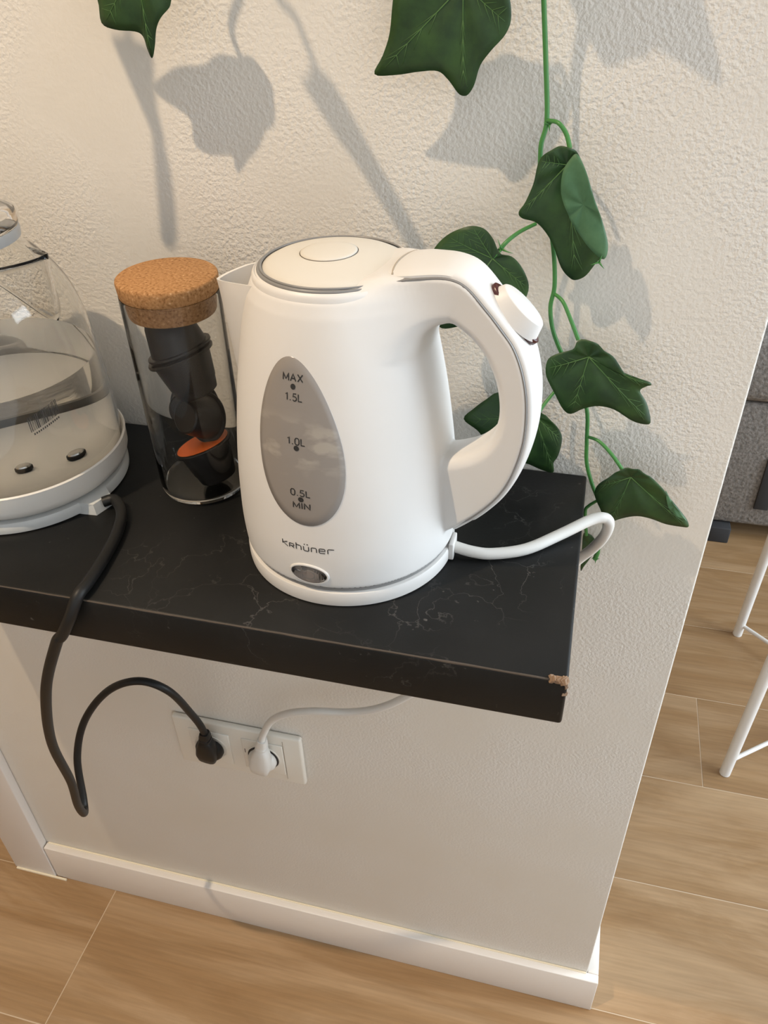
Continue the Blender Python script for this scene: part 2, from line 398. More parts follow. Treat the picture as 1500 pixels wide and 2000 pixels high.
# round push button in the lid: shallow disc with a groove round it
BC = (-0.004, 0.001)
def disc_on_lid(R, lift, name, m, ring=False, R2=0):
    vs = []; fs = []; n = 64
    def z(u, v): return 0.2042 + (0.2096 - 0.2042) * (1 - (u * u + v * v) / 0.0428 ** 2)
    rr = [R2, R] if ring else [0, R * 0.5, R * 0.9, R, R]
    rings = []
    for j, q in enumerate(rr):
        ring_ = []
        for k in range(n):
            a = 2 * PI * k / n; u = BC[0] + q * math.cos(a); v = BC[1] + q * math.sin(a)
            h = lift if ring else [lift, lift, lift * 0.95, lift * 0.55, -0.0004][j]
            ring_.append(len(vs)); vs.append(kp(u, v, z(u, v) + h))
            if q == 0: break
        rings.append(ring_)
    for j in range(len(rr) - 1):
        for k in range(n):
            if len(rings[j]) == 1: fs.append([rings[j][0], rings[j + 1][k], rings[j + 1][(k + 1) % n]])
            else: fs.append([rings[j][k], rings[j][(k + 1) % n], rings[j + 1][(k + 1) % n], rings[j + 1][k]])
    return mesh(name, vs, fs, m, lid)
disc_on_lid(0.0166, 0.0009, 'lid_button', M_white2)
disc_on_lid(0.0171, 0.00015, 'button_groove', M_edge, True, 0.0160)
# grey gasket band between lid and rim
def band(a0, a1, R, z, rw, name):
    P = []; n = 90
    for k in range(n + 1):
        a = a0 + (a1 - a0) * k / n; P.append(kp(R * math.cos(a), R * math.sin(a), z))
    vs, fs = tube_geo(P, lambda t: rw * min(1, 0.35 + 8 * min(t, 1 - t)), 8); return mesh(name, vs, fs, M_strip, kt)
band(math.radians(42), math.radians(318), 0.0443, 0.2026, 0.0013, 'lid_gasket')
band(math.radians(45), math.radians(315), 0.0431, 0.2040, 0.0008, 'lid_gasket')
P_ = [kp(UC + 0.0022 + 8.0 * (v_ * v_), v_, 0.2077 + 0.0013 * (1 - (v_ / 0.021) ** 2)) for v_ in [-0.020 + 0.002 * k for k in range(21)]]
mesh('lid_seam', *tube_geo(P_, 0.0006, 6), M_caulk2, kt)
# spout: open V-shaped lip
tip = (-0.0812, 0.0, 0.1850)
def spout_geo(off):
    vs = []; fs = []; N = 16; Mz = 14
    z_top = lambda s: 0.1985 + (tip[2] - 0.1985) * s
    for j in range(Mz + 1):
        t = j / Mz                      # 0 rim, 1 bottom of the prow
        zc_t = tip[2] - 0.088 * t       # prow height
        prow = tip[0] + 0.0075 * t ** 0.8 * 1.0
        wd = 0.0335 * (1 - t) ** 0.75 + 0.001
        for i in range(-N, N + 1):
            s = abs(i) / N              # 0 prow, 1 root
            zz = zc_t + (0.1975 - tip[2]) * s * (1 - t)
            rr = kr(zz) if zz < 0.19 else 0.0500
            v = wd * (1 if i > 0 else -1) * s ** 0.85 if i else 0
            ub = -math.sqrt(max(rr * rr - wd * wd, 1e-6)) + 0.003
            u = min(prow, ub - 0.0001) + (ub - min(prow, ub - 0.0001)) * s ** 1.25
            if t == 1: u = ub + 0.0
            vs.append(kp(u + off * (1 - s * 0.2), v * (1 - off * 12), zz))
    W = 2 * N + 1
    for j in range(Mz):
        for i in range(2 * N): fs.append([j * W + i, j * W + i + 1, (j + 1) * W + i + 1, (j + 1) * W + i])
    return vs, fs, W
va, fa, W = spout_geo(0); vb, fb, W = spout_geo(0.0021)
o = len(va); fs = fa + [[i + o for i in f[::-1]] for f in fb] + [[i, i + 1, o + i + 1, o + i] for i in range(W - 1)]
sp = sharp(mesh('spout', list(va) + list(vb), fs, M_white, kt), 50)
# handle grip: swept section between the outer seam line and the inner line
HO = [(.024, .1985), (.036, .2035), (.046, .2062), (.058, .2078), (.072, .2083), (.083, .2045), (.095, .1925), (.104, .182), (.1115, .172), (.1175, .157), (.121, .138), (.1212, .115), (.117, .093), (.110, .075), (.0985, .0585), (.084, .043), (.068, .029)]
HI = [(.018, .150), (.033, .160), (.0485, .1715), (.061, .1785), (.0735, .1806), (.0800, .1775), (.0865, .1725), (.093, .165), (.0975, .157), (.1015, .147), (.104, .133), (.1035, .121), (.099, .109), (.090, .0995), (.078, .0935), (.066, .090), (.050, .086)]
HW = [.026, .0265, .0250, .0220, .0190, .0178, .0172, .0168, .0166, .0165, .0163, .0162, .0162, .0162, .0160, .0152, .014]
CO = catmull([(a, b, w_) for (a, b), w_ in zip(HO, HW)], 6); CI = catmull([(a, b, 0) for a, b in HI], 6)
def smooth_shell():
    """body and grip as one smooth implicit surface, split into two parts with shared shading normals"""
    co = np.array([[p.x, p.y, p.z] for p in CO]); ci = np.array([[p.x, p.y] for p in CI]); cm = (co[:, :2] + ci) / 2
    poly = np.concatenate([co[:, :2], ci[::-1]]); PZ = np.array(pz); PR = np.array(prr)
    def field2(u, z):
        A = poly; B = np.roll(poly, -1, 0); d2 = np.full(u.shape, 1e9); ins = np.zeros(u.shape, bool)
        for a_, b_ in zip(A, B):
            e = b_ - a_; L2 = e @ e + 1e-18; t = np.clip(((u - a_[0]) * e[0] + (z - a_[1]) * e[1]) / L2, 0, 1)
            d2 = np.minimum(d2, (u - a_[0] - t * e[0]) ** 2 + (z - a_[1] - t * e[1]) ** 2)
            if a_[1] != b_[1]:
                c_ = ((a_[1] > z) != (b_[1] > z)) & (u < (b_[0] - a_[0]) * (z - a_[1]) / (b_[1] - a_[1]) + a_[0]); ins ^= c_
        sd = np.where(ins, -1, 1) * np.sqrt(d2)
        best = np.full(u.shape, 1e9); wv = np.zeros(u.shape)
        for k in range(len(cm) - 1):
            a_, b_ = cm[k], cm[k + 1]; e = b_ - a_; t = np.clip(((u - a_[0]) * e[0] + (z - a_[1]) * e[1]) / (e @ e + 1e-18), 0, 1)
            dd = (u - a_[0] - t * e[0]) ** 2 + (z - a_[1] - t * e[1]) ** 2; m_ = dd < best
            best = np.where(m_, dd, best); wv = np.where(m_, co[k, 2] + t * (co[k + 1, 2] - co[k, 2]), wv)
        do = np.full(u.shape, 1e9); di = np.full(u.shape, 1e9)
        for c_, arr in ((co[:, :2], 'o'), (ci, 'i')):
            acc = np.full(u.shape, 1e9)
            for k in range(0, len(c_) - 1, 2):
                a_, b_ = c_[k], c_[min(k + 2, len(c_) - 1)]; e = b_ - a_; t = np.clip(((u - a_[0]) * e[0] + (z - a_[1]) * e[1]) / (e @ e + 1e-18), 0, 1)
                acc = np.minimum(acc, (u - a_[0] - t * e[0]) ** 2 + (z - a_[1] - t * e[1]) ** 2)
            if arr == 'o': do = np.sqrt(acc)
            else: di = np.sqrt(acc)
        s_ = do / (do + di + 1e-9)
        return sd, wv, 0.0025 + 0.0055 * np.clip(s_ * 1.4 - 0.2, 0, 1)
    def rmax(a_, b_, R_):
        return np.minimum(np.maximum(a_ + R_, b_ + R_), 0) + np.hypot(np.maximum(a_ + R_, 0), np.maximum(b_ + R_, 0)) - R_
    def fields(u, v, z, f2):
        sd, wv, R_ = f2; r_ = np.hypot(u, v); zc_ = np.clip(z, PZ[0], PZ[-1])
        rad = np.interp(zc_, PZ, PR) - 0.45 * np.maximum(z - PZ[-1], 0)
        fb = (r_ - rad) * 0.97; fb = rmax(fb, z - 0.2008, 0.0045); fb = np.maximum(fb, 0.0165 - z)
        fg = rmax(sd, np.abs(v) - wv, R_)
        k_ = 0.002 + 0.018 * np.clip((z - 0.12) / 0.045, 0, 1) ** 2
        h = np.maximum(k_ - np.abs(fb - fg), 0) / k_
        return np.minimum(fb, fg) - h * h * k_ / 4, fb, fg
    st = 0.00155
    ax = [np.arange(-0.079, 0.127, st), np.arange(-0.079, 0.0795, st), np.arange(0.0125, 0.216, st)]
    Uu, Zz = np.meshgrid(ax[0], ax[2], indexing='ij'); f2 = field2(Uu, Zz)
    f, _, _ = fields(ax[0][:, None, None], ax[1][None, :, None], ax[2][None, None, :], tuple(q[:, None, :] for q in f2))
    neg = f < 0; n0, n1, n2 = f.shape
    c = np.zeros((n0 - 1, n1 - 1, n2 - 1), int)
    for i in (0, 1):
        for j in (0, 1):
            for k in (0, 1): c += neg[i:n0 - 1 + i, j:n1 - 1 + j, k:n2 - 1 + k]
    act = (c > 0) & (c < 8); idx = -np.ones(act.shape, int); idx[act] = np.arange(act.sum()); cells = np.argwhere(act)
    P = np.stack([ax[d][cells[:, d]] + st / 2 for d in range(3)], 1)
    def ev(P_):
        return fields(P_[:, 0], P_[:, 1], P_[:, 2], field2(P_[:, 0], P_[:, 2]))
    def grad(P_, h=0.0003):
        G_ = np.zeros_like(P_)
        for d in range(3):
            e = np.zeros(3); e[d] = h; G_[:, d] = (ev(P_ + e)[0] - ev(P_ - e)[0]) / (2 * h)
        return G_
    for it in range(3):
        f0 = ev(P)[0]; G_ = grad(P); stp = (f0 / np.maximum((G_ ** 2).sum(1), 0.2))[:, None] * G_
        P = P - np.clip(stp, -st * 0.8, st * 0.8)
    G_ = grad(P, 0.0008); Nn = G_ / np.linalg.norm(G_, axis=1)[:, None]; _, fb, fg = ev(P)
    quads = []
    for d in range(3):
        a1, a2 = [(1, 2), (2, 0), (0, 1)][d]
        sl0 = [slice(None)] * 3; sl1 = [slice(None)] * 3; sl0[d] = slice(0, -1); sl1[d] = slice(1, None)
        ch_ = np.argwhere(neg[tuple(sl0)] != neg[tuple(sl1)])
        ok = (ch_[:, a1] > 0) & (ch_[:, a2] > 0) & (ch_[:, a1] < f.shape[a1] - 1) & (ch_[:, a2] < f.shape[a2] - 1); ch_ = ch_[ok]
        q = []
        for da, db in ((0, 0), (-1, 0), (-1, -1), (0, -1)):
            cc_ = ch_.copy(); cc_[:, a1] += da; cc_[:, a2] += db; q.append(idx[cc_[:, 0], cc_[:, 1], cc_[:, 2]])
        q = np.stack(q, 1); flip = neg[tuple(ch_.T)]; q[~flip] = q[~flip][:, ::-1]; quads.append(q)
    Q = np.concatenate(quads); Q = Q[(Q >= 0).all(1)]
    is_h = ((fg - fb)[Q].mean(1) < 0)
    Uv = np.array(U); V2 = np.array(Vv); Wd = P[:, :1] * Uv + P[:, 1:2] * V2 + P[:, 2:] * np.array([0, 0, 1.0]); Nw = Nn[:, :1] * Uv + Nn[:, 1:2] * V2 + Nn[:, 2:] * np.array([0, 0, 1.0])
    for nm, sel in (('body', ~is_h), ('handle', is_h)):
        q = Q[sel]; used, inv = np.unique(q, return_inverse=True); q = inv.reshape(-1, 4)
        me = bpy.data.meshes.new(nm); me.from_pydata(Wd[used].tolist(), [], q.tolist()); me.update()
        me.polygons.foreach_set('use_smooth', [True] * len(me.polygons)); me.normals_split_custom_set_from_vertices(Nw[used].tolist())
        me.materials.append(M_white); o_ = bpy.data.objects.new(nm, me); link(o_, kt)
smooth_shell()
# handle cover strip running over the outside, and the gasket line between it and the grip
def strip(off0, off1, wf, crown, name, m, i0=0, i1=None, parent=kt, u_from=None):
    vs = []; fs = []; n = 13; P = CO[i0:i1]
    L = len(P); rows_ = 0
    for i, p in enumerate(P):
        a = P[max(i - 1, 0)]; b = P[min(i + 1, L - 1)]
        t = Vector((b.x - a.x, b.y - a.y)).normalized(); nn = Vector((-t.y, t.x))
        if nn.dot(Vector((p.x - 0.07, p.y - 0.12))) < 0: nn = -nn
        wd = wf(p, i / (L - 1))
        for k in range(n):
            s = -1 + 2 * k / (n - 1); hgt = off1 + crown * (1 - s * s) - (0.0012 if abs(s) == 1 else 0)
            vs.append(kp(p.x + nn.x * hgt, wd * s, p.y + nn.y * hgt))
        for k in range(n - 1, -1, -1):
            s = -1 + 2 * k / (n - 1); vs.append(kp(p.x + nn.x * off0, wd * s, p.y + nn.y * off0))
    W2 = 2 * n
    for i in range(L - 1):
        for k in range(W2): fs.append([i * W2 + k, i * W2 + (k + 1) % W2, (i + 1) * W2 + (k + 1) % W2, (i + 1) * W2 + k])
    fs.append(list(range(W2))); fs.append([(L - 1) * W2 + k for k in range(W2)])
    return sharp(mesh(name, vs, fs, m, parent), 60)
istart = min(range(len(CO)), key=lambda i: abs(CO[i].x - UC) + (i > 40))
strip(-0.0015, 0.0026, lambda p, t: min(.0215, p.z - .0015) * (1 if t < .95 else .85), 0.0014, 'handle_cover', M_white, istart + 1, -4)
strip(-0.001, 0.0010, lambda p, t: p.z - .0004 - .003 * max(0, (t - .93) / .07), 0.0, 'handle_gasket', M_strip, istart + 5, -3)
# rocker switch near the top bend of the handle cover
def ell_prism(c, ex, ey, ez, a, b, h0, h1, taper=1.0, n=40, dome=0.0):
    vs = []; fs = []
    for (h, k_) in ((h0, 1), (h1 - 0.0006, taper), (h1, taper * 0.95)):
        for k in range(n):
            t = 2 * PI * k / n; vs.append(c + ex * a * k_ * math.cos(t) + ey * b * k_ * math.sin(t) + ez * h)
    vs.append(c + ez * (h1 + dome))
    for j in range(2):
        for k in range(n): fs.append([j * n + k, j * n + (k + 1) % n, (j + 1) * n + (k + 1) % n, (j + 1) * n + k])
    for k in range(n): fs.append([2 * n + k, 2 * n + (k + 1) % n, 3 * n])
    fs.append(list(range(n))[::-1]); return vs, fs
sc_c = (0.1055, 0.1845); sdir = Vector((0.0205, -0.0235)).normalized()
ex = U * sdir.x + Vector((0, 0, sdir.y)); ez = U * (-sdir.y) + Vector((0, 0, sdir.x)); ey = Vv
cc = kp(sc_c[0], 0, sc_c[1])
mesh('switch_recess', *ell_prism(cc, ex, ey, ez, 0.0203, 0.0080, 0.0000, 0.0037), M_red, kt)
tz = (ez * math.cos(-0.12) + ex * math.sin(-0.12)).normalized(); tx = ey.cross(tz).normalized()
if tx.dot(ex) < 0: tx = -tx
sw = sharp(mesh('rocker_switch', *ell_prism(cc - ez * 0.0006, tx, ey, tz, 0.0192, 0.0108, 0.0005, 0.0100, 0.80, 48, 0.0004), M_white, kt), 55)
# wrapped print and parts on the body
def wrap(az, z, s, t, off):       # s metres to the right seen from outside, t metres up
    zz = z + t; rr = kr(zz) + off; a = az + s / kr(z)
    return K0 + Vector((rr * math.cos(a), rr * math.sin(a), zz))
AZW = math.radians(-97.0)
def ell_patch(az, z, a, b, off, name, m, parent, egg=0.0, thick=0.0008, tilt=0.0):
    vs = []; fs = []; n = 72; mm = 8
    def pt(f, k, o_):
        t = 2 * PI * k / n; x = a * f * math.cos(t) * (1 - egg * math.sin(t)); y_ = b * f * math.sin(t)
        return wrap(az, z, x * math.cos(tilt) - y_ * math.sin(tilt), x * math.sin(tilt) + y_ * math.cos(tilt), o_)
    vs.append(pt(0, 0, off))
    for j in range(1, mm + 1):
        for k in range(n): vs.append(pt(j / mm, k, off))
    for k in range(n): vs.append(pt(1.01, k, off - thick))
    for k in range(n): fs.append([0, 1 + k, 1 + (k + 1) % n])
    for j in range(mm):
        for k in range(n): fs.append([1 + j * n + k, 1 + j * n + (k + 1) % n, 1 + (j + 1) * n + (k + 1) % n, 1 + (j + 1) * n + k])
    return mesh(name, vs, fs, m, parent)
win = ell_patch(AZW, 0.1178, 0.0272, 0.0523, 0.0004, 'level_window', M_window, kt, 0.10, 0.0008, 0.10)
def dot_geo(az, z, s0, t0, r_, off, n=20):
    return [wrap(az, z, s0 + r_ * math.cos(2 * PI * k / n), t0 + r_ * math.sin(2 * PI * k / n), off) for k in range(n)], [list(range(n))]
# the maker's wordmark, drawn stroke by stroke
def stroke(P, w_, az, z, s0, t0, sc_, off):
    vs = []; fs = []
    Pn = []
    for i in range(len(P) - 1):
        a, b = Vector(P[i]), Vector(P[i + 1]); m_ = max(1, int((b - a).length / 0.4))
        Pn += [a + (b - a) * k / m_ for k in range(m_)]
    Pn.append(Vector(P[-1]))
    for i, p in enumerate(Pn):
        t = (Pn[min(i + 1, len(Pn) - 1)] - Pn[max(i - 1, 0)]).normalized(); nn = Vector((-t.y, t.x))
        for s in (1, -1):
            q = p + nn * s * w_ / 2; vs.append(wrap(az, z, s0 + q.x * sc_, t0 + q.y * sc_, off))
    for i in range(len(Pn) - 1): fs.append([2 * i, 2 * i + 1, 2 * i + 3, 2 * i + 2])
    return vs, fs
O_ = 0.00062
FONT = {'M': (.95, [[(0, 0), (0, 1), (.47, .15), (.95, 1), (.95, 0)]]), 'A': (.9, [[(0, 0), (.45, 1), (.9, 0)], [(.17, .36), (.73, .36)]]), 'X': (.8, [[(0, 0), (.8, 1)], [(0, 1), (.8, 0)]]),
        '1': (.45, [[(.05, .78), (.32, 1), (.32, 0)]]), '.': (.15, [[(.07, 0), (.07, .14)]]), '5': (.6, [[(.58, 1), (.12, 1), (.06, .55), (.35, .62), (.6, .45), (.6, .18), (.4, 0), (.18, 0), (.02, .15)]]),
        'L': (.55, [[(0, 1), (0, 0), (.55, 0)]]), '0': (.62, [[(.16, 0), (0, .22), (0, .78), (.16, 1), (.46, 1), (.62, .78), (.62, .22), (.46, 0), (.16, 0)]]), 'I': (.1, [[(.05, 0), (.05, 1)]]), 'N': (.8, [[(0, 0), (0, 1), (.8, 0), (.8, 1)]])}
for (txt, sz, z_) in (('MAX', .0041, .1592), ('1.5L', .0041, .1480), ('1.0L', .0041, .1218), ('0.5L', .0041, .0884), ('MIN', .0041, .0797)):
    wd_ = sum(FONT[c_][0] + .32 for c_ in txt) - .32; x_ = -wd_ / 2; g = []
    for c_ in txt:
        for P in FONT[c_][1]: g.append(stroke([(x_ + p[0], p[1] - .5) for p in P], 0.17, AZW, 0.1165, 0.0000 + (0.1165 - z_) * 0.045, z_ - 0.1165, sz, O_))
        x_ += FONT[c_][0] + .32
    mesh('level_marking', *join_geo(g), M_ink, win, smooth=False)
for z_ in (.1540, .1175, .0840): mesh('level_dot', *dot_geo(AZW, 0.1165, 0.0000 + (0.1165 - z_) * 0.045, z_ - 0.1165, 0.0017, O_), M_ink, win, smooth=False)
GL = [[(0, 1.25), (0, 0.35)], [(1.05, 1.0), (0.1, 0.62), (1.1, 0.0)],
      [(1.45, 0.0), (1.45, 0.75), (1.5, 0.9), (2.25, 0.9), (2.38, 0.75), (2.38, 0.5), (2.25, 0.4), (1.55, 0.4)], [(1.9, 0.4), (2.4, 0.0)],
      [(2.85, 1.4), (2.85, 0.0)], [(2.85, 0.95), (3.6, 0.95), (3.8, 0.8), (3.8, 0.0)],
      [(4.3, 0.98), (4.3, 0.15), (4.45, 0.02), (5.1, 0.02), (5.25, 0.15), (5.25, 0.98)],
      [(5.75, 0.0), (5.75, 0.8), (5.9, 0.95), (6.55, 0.95), (6.7, 0.8), (6.7, 0.0)],
      [(7.3, 0.5), (8.25, 0.5), (8.25, 0.82), (8.1, 0.95), (7.35, 0.95), (7.2, 0.8), (7.2, 0.15), (7.35, 0.02), (8.25, 0.02)],
      [(8.75, 0.0), (8.75, 0.8), (8.9, 0.95), (9.9, 0.95)]]
g = [stroke(P, 0.17, math.radians(-96.5), 0.048, -0.0150, -0.002, 0.00355, 0.0003) for P in GL]
g += [dot_geo(math.radians(-96.5), 0.048, -0.0150 + x_ * 0.00355, -0.002 + 1.42 * 0.00355, 0.00045, 0.0003) for x_ in (4.5, 5.05)]
mesh('wordmark', *join_geo(g), M_ink, kt, smooth=False)
# indicator lamp: raised white bezel, clear ribbed lens
AI = math.radians(-95.0); ZI = 0.0268
def bezel(az, z, a, b, rt, name, m, parent):
    vs = []; fs = []; n = 64; sg = 10
    for k in range(n):
        t = 2 * PI * k / n
        for j in range(sg):
            q = 2 * PI * j / sg; e = rt * math.cos(q)
            vs.append(wrap(az, z, (a + e) * math.cos(t), (b + e) * math.sin(t), rt * 0.9 * math.sin(q)))
    for k in range(n):
        for j in range(sg): fs.append([k * sg + j, k * sg + (j + 1) % sg, ((k + 1) % n) * sg + (j + 1) % sg, ((k + 1) % n) * sg + j])
    return mesh(name, vs, fs, m, parent)
il = ell_patch(AI, ZI, 0.0120, 0.0066, 0.0004, 'indicator_lamp', mat('lamp_reflector', (0.50, 0.45, 0.42), 0.35), kt)
bezel(AI, ZI, 0.0128, 0.0074, 0.0011, 'bezel', M_white, il)
bezel(AI, ZI, 0.0042, 0.0032, 0.0006, 'reflector_ring', M_greyplastic, il)
g = []
for k in range(-7, 8):
    x_ = k * 0.0014; hh = 0.0055 * math.sqrt(max(0, 1 - (x_ / 0.0118) ** 2))
    if abs(k) > 2: g.append(stroke([(x_, -hh), (x_, hh)], 0.0004, AI, ZI, 0, 0, 1.0, 0.0007))
mesh('lens_ribs', *join_geo(g), M_greyplastic, il, smooth=False)
g = [stroke([(s * 0.0112, -0.0012), (s * 0.0095, 0.0026)], 0.0016, AI, ZI, 0, 0, 1.0, 0.0008) for s in (-1, 1)]
mesh('lamp_clip', *join_geo(g), M_black, il, smooth=False)
def dome_patch(az, z, a, b, h, name, m, parent):
    vs = []; fs = []; n = 48; mm = 8
    vs.append(wrap(az, z, 0, 0, 0.001 + h))
    for j in range(1, mm + 1):
        f = j / mm
        for k in range(n): t = 2 * PI * k / n; vs.append(wrap(az, z, a * f * math.cos(t), b * f * math.sin(t), 0.001 + h * (1 - f * f)))
    b0 = len(vs)
    for k in range(n): t = 2 * PI * k / n; vs.append(wrap(az, z, a * math.cos(t), b * math.sin(t), 0.0009))
    for k in range(n): fs.append([0, 1 + k, 1 + (k + 1) % n])
    for j in range(mm):
        for k in range(n): fs.append([1 + j * n + k, 1 + j * n + (k + 1) % n, 1 + (j + 1) * n + (k + 1) % n, 1 + (j + 1) * n + k])
    fs.append([b0 + k for k in range(n)][::-1])
    return mesh(name, vs, fs, m, parent)
dome_patch(AI, ZI, 0.0122, 0.0068, 0.0010, 'lens', M_lens, il)
# cord exit clip on the power base
ce = K0 + Vector((0.0740, -0.004, 0))
box('cord_clip', (ce.x - 0.0015, ce.y - 0.0075, H + 0.0015), (ce.x + 0.0022, ce.y + 0.0075, H + 0.0150), M_white, kt, bev=0.0008)
# white power cord
CR = 0.0041
wc = [Vector((0.3368, -0.1200, H + 0.0075)), Vector((0.350, -0.1215, H + 0.0062)), Vector((0.3640, -0.1190, H + 0.0048)), Vector((0.3860, -0.1085, H + 0.0045)), Vector((0.4080, -0.0890, H + 0.0062)),
      Vector((0.4270, -0.0720, H + 0.0090)), Vector((0.4365, -0.0660, H + 0.0085)), Vector((0.4412, -0.0640, H + 0.0030)), Vector((0.4400, -0.0590, H - 0.0130)), Vector((0.4335, -0.0510, H - 0.0330)), Vector((0.4200, -0.0470, H - 0.0560)),
      Vector((0.385, -0.042, 0.780)), Vector((0.330, -0.034, 0.690)), at(800, 1357, -0.03), at(740, 1383, -0.030), at(680, 1391, -0.030), at(610, 1389, -0.032), at(560, 1394, -0.031), at(530, 1408, -0.028), at(515, 1432, -0.026), Vector((0.1066, -0.0265, 0.5040))]
wcord = tube('power_cord', wc, CR, M_cord, kt, 14, 8)

# ------------------------------------------------------------------ cork-lidded jar and its capsules
JX, JY = 0.1265, -0.0735; J0 = Vector((JX, JY, H))
jr = empty('storage_jar', J0, 'tall glass storage jar with a cork lid between the two kettles', 'jar')
lathe('glass_jar', [(0, 0.0004), (0.0300, 0.0004), (0.0325, 0.0016), (0.0342, 0.006), (0.0345, 0.012), (0.0345, 0.1585), (0.0343, 0.1602), (0.0337, 0.1602), (0.0336, 0.1585), (0.0336, 0.012), (0.0322, 0.0055), (0.028, 0.0036), (0, 0.0034)], J0, M_glass, jr, 96)
lathe('cork_lid', [(0, 0.1455), (0.0305, 0.1455), (0.0312, 0.1470), (0.0323, 0.1575), (0.0340, 0.1606), (0.0347, 0.1690), (0.0344, 0.1705), (0.0335, 0.1712), (0, 0.1712)], J0, M_cork, jr, 72, ang=50)
def capsule(px, py, z, tilt_axis, tilt, label, foil, sc_=1.0, name='coffee_capsule'):
    # z: height of the rim centre; the cup goes down from the rim before tilting
    c = J0 + Vector((px, py, z)); A = Matrix.Rotation(tilt, 3, Vector(tilt_axis))
    o = empty(name, c, label, 'capsule', 'coffee capsules in the jar')
    cup = [(0.0000, -0.0265), (0.0118, -0.0265), (0.0132, -0.0255), (0.0140, -0.0225), (0.0146, -0.0195), (0.0152, -0.0185), (0.0183, -0.0030), (0.0186, -0.0012), (0.0212, -0.0010), (0.0214, 0.0001), (0.0208, 0.0009), (0, 0.0009)]
    lathe('cup', [(a * sc_, b * sc_) for a, b in cup], c, M_blackp, o, 48, A, ang=30)
    lathe('foil_lid', [(0, 0.0010), (0.0190 * sc_, 0.0010), (0.0194 * sc_, 0.0013), (0.0180 * sc_, 0.0014), (0, 0.0014)], c, foil, o, 48, A)
    return o
capsule(0.0055, -0.0030, 0.0375, (0.25, 1, 0), math.radians(-21), 'black coffee capsule with shiny orange foil lid at the jar bottom', M_foil, 1.10)
capsule(-0.0060, 0.0160, 0.0590, (1, 0.15, 0), math.radians(-112), 'black coffee capsule on its side, left of the two above the orange lid', M_darkfoil, 0.95)
capsule(0.0080, 0.0060, 0.0560, (1, -0.20, 0.1), math.radians(-118), 'black coffee capsule on its side, right of two, resting on the orange lid', M_darkfoil, 0.90)
capsule(0.0010, -0.0035, 0.1130, (0.2, 1, 0), math.radians(-19), 'black coffee capsule standing upright, second from the top in the jar', M_darkfoil, 1.16)
capsule(0.0015, -0.0040, 0.1175, (0.2, 1, 0), math.radians(-19 + 180), 'topmost black coffee capsule, upside down against the cork lid', M_darkfoil, 1.12)

# ------------------------------------------------------------------ glass kettle on the left
GX, GY = -0.0200, -0.0960; G0 = Vector((GX, GY, H))
gk = empty('glass_kettle', G0, 'clear glass electric kettle half full of water at the left frame edge', 'kettle')
lathe('power_base', [(0, 0.0), (0.0775, 0.0), (0.0795, 0.0012), (0.0797, 0.0060), (0.0780, 0.0092), (0.0740, 0.0100), (0, 0.0100)], G0, M_basegrey, gk, 96)
lathe('base_ring', [(0, 0.0102), (0.0720, 0.0102), (0.0765, 0.0120), (0.0808, 0.0160), (0.0822, 0.0205), (0.0826, 0.0310), (0.0830, 0.0335), (0.0818, 0.0345), (0.0808, 0.0335), (0.0802, 0.0262), (0.0785, 0.0255), (0, 0.0255)], G0, M_basewhite, gk, 112)
go = [(0.0796, 0.0275), (0.0800, 0.0600), (0.0790, 0.085), (0.0778, 0.103), (0.0760, 0.124), (0.0722, 0.145), (0.0652, 0.163), (0.0545, 0.1785), (0.0465, 0.187), (0.0435, 0.200)]
gp = catmull([(a, b, 0) for a, b in go], 5); outer = [(p.x, p.y) for p in gp]
inner = [(p.x - 0.0022, p.y) for p in gp][::-1]
lathe('glass_body', outer + [(0.0420, 0.2012)] + inner[:-1] + [(0.0774, 0.0275)], G0, M_glass, gk, 112, closed=True)
# water: fills the glass almost to the wall, flat top
wl = 0.105; wp = [(p.x - 0.0024, p.y) for p in gp if p.y < wl - 0.002]
rw_ = interp(wl, [p.y for p in gp], [p.x for p in gp]) - 0.0024
lathe('water', [(0, 0.0285), (wp[0][0] - 0.0005, 0.0285)] + wp[1:] + [(rw_, wl), (0, wl)], G0, M_water, gk, 96)
# disc of the heating plate with its two studs
hp = lathe('heating_plate', [(0, 0.0257), (0.0768, 0.0257), (0.0772, 0.0266), (0.0765, 0.0272), (0.0755, 0.0292), (0, 0.0292)], G0, M_basewhite, gk, 96)
def stud(px, py, r_):
    q = CAM + (ROT @ Vector(((px - 750) / F, -(py - 1000) / F, -1))) * ((H + 0.036 - CAM.z) / (ROT @ Vector(((px - 750) / F, -(py - 1000) / F, -1))).z)
    q.z = H + 0.0293
    s_ = lathe('plate_stud', [(0, 0), (r_ * 0.85, 0), (r_ * 0.85, 0.0012), (r_, 0.0014), (r_, 0.0034), (r_ * 0.9, 0.0038), (0, 0.004)], q, M_black, gk, 28)
    lathe('stud_cap', [(0, 0.0041), (r_ * 0.86, 0.0039), (r_ * 0.78, 0.0050), (0, 0.0056)], q, M_steel, s_, 24)
stud(124, 868, 0.0066); stud(38, 885, 0.0054)
# lid and collar
lathe('lid', [(0, 0.2000), (0.0470, 0.2000), (0.0476, 0.2025), (0.0470, 0.2085), (0.0440, 0.2105), (0.0150, 0.2120), (0.0140, 0.2210), (0.0120, 0.2225), (0, 0.2225)], G0, M_plasticglass, gk, 80)
lathe('collar_ring', [(0.0432, 0.1925), (0.0470, 0.1925), (0.0474, 0.1965), (0.0468, 0.1996), (0.0432, 0.1996)], G0, M_greyplastic, gk, 80, closed=True)
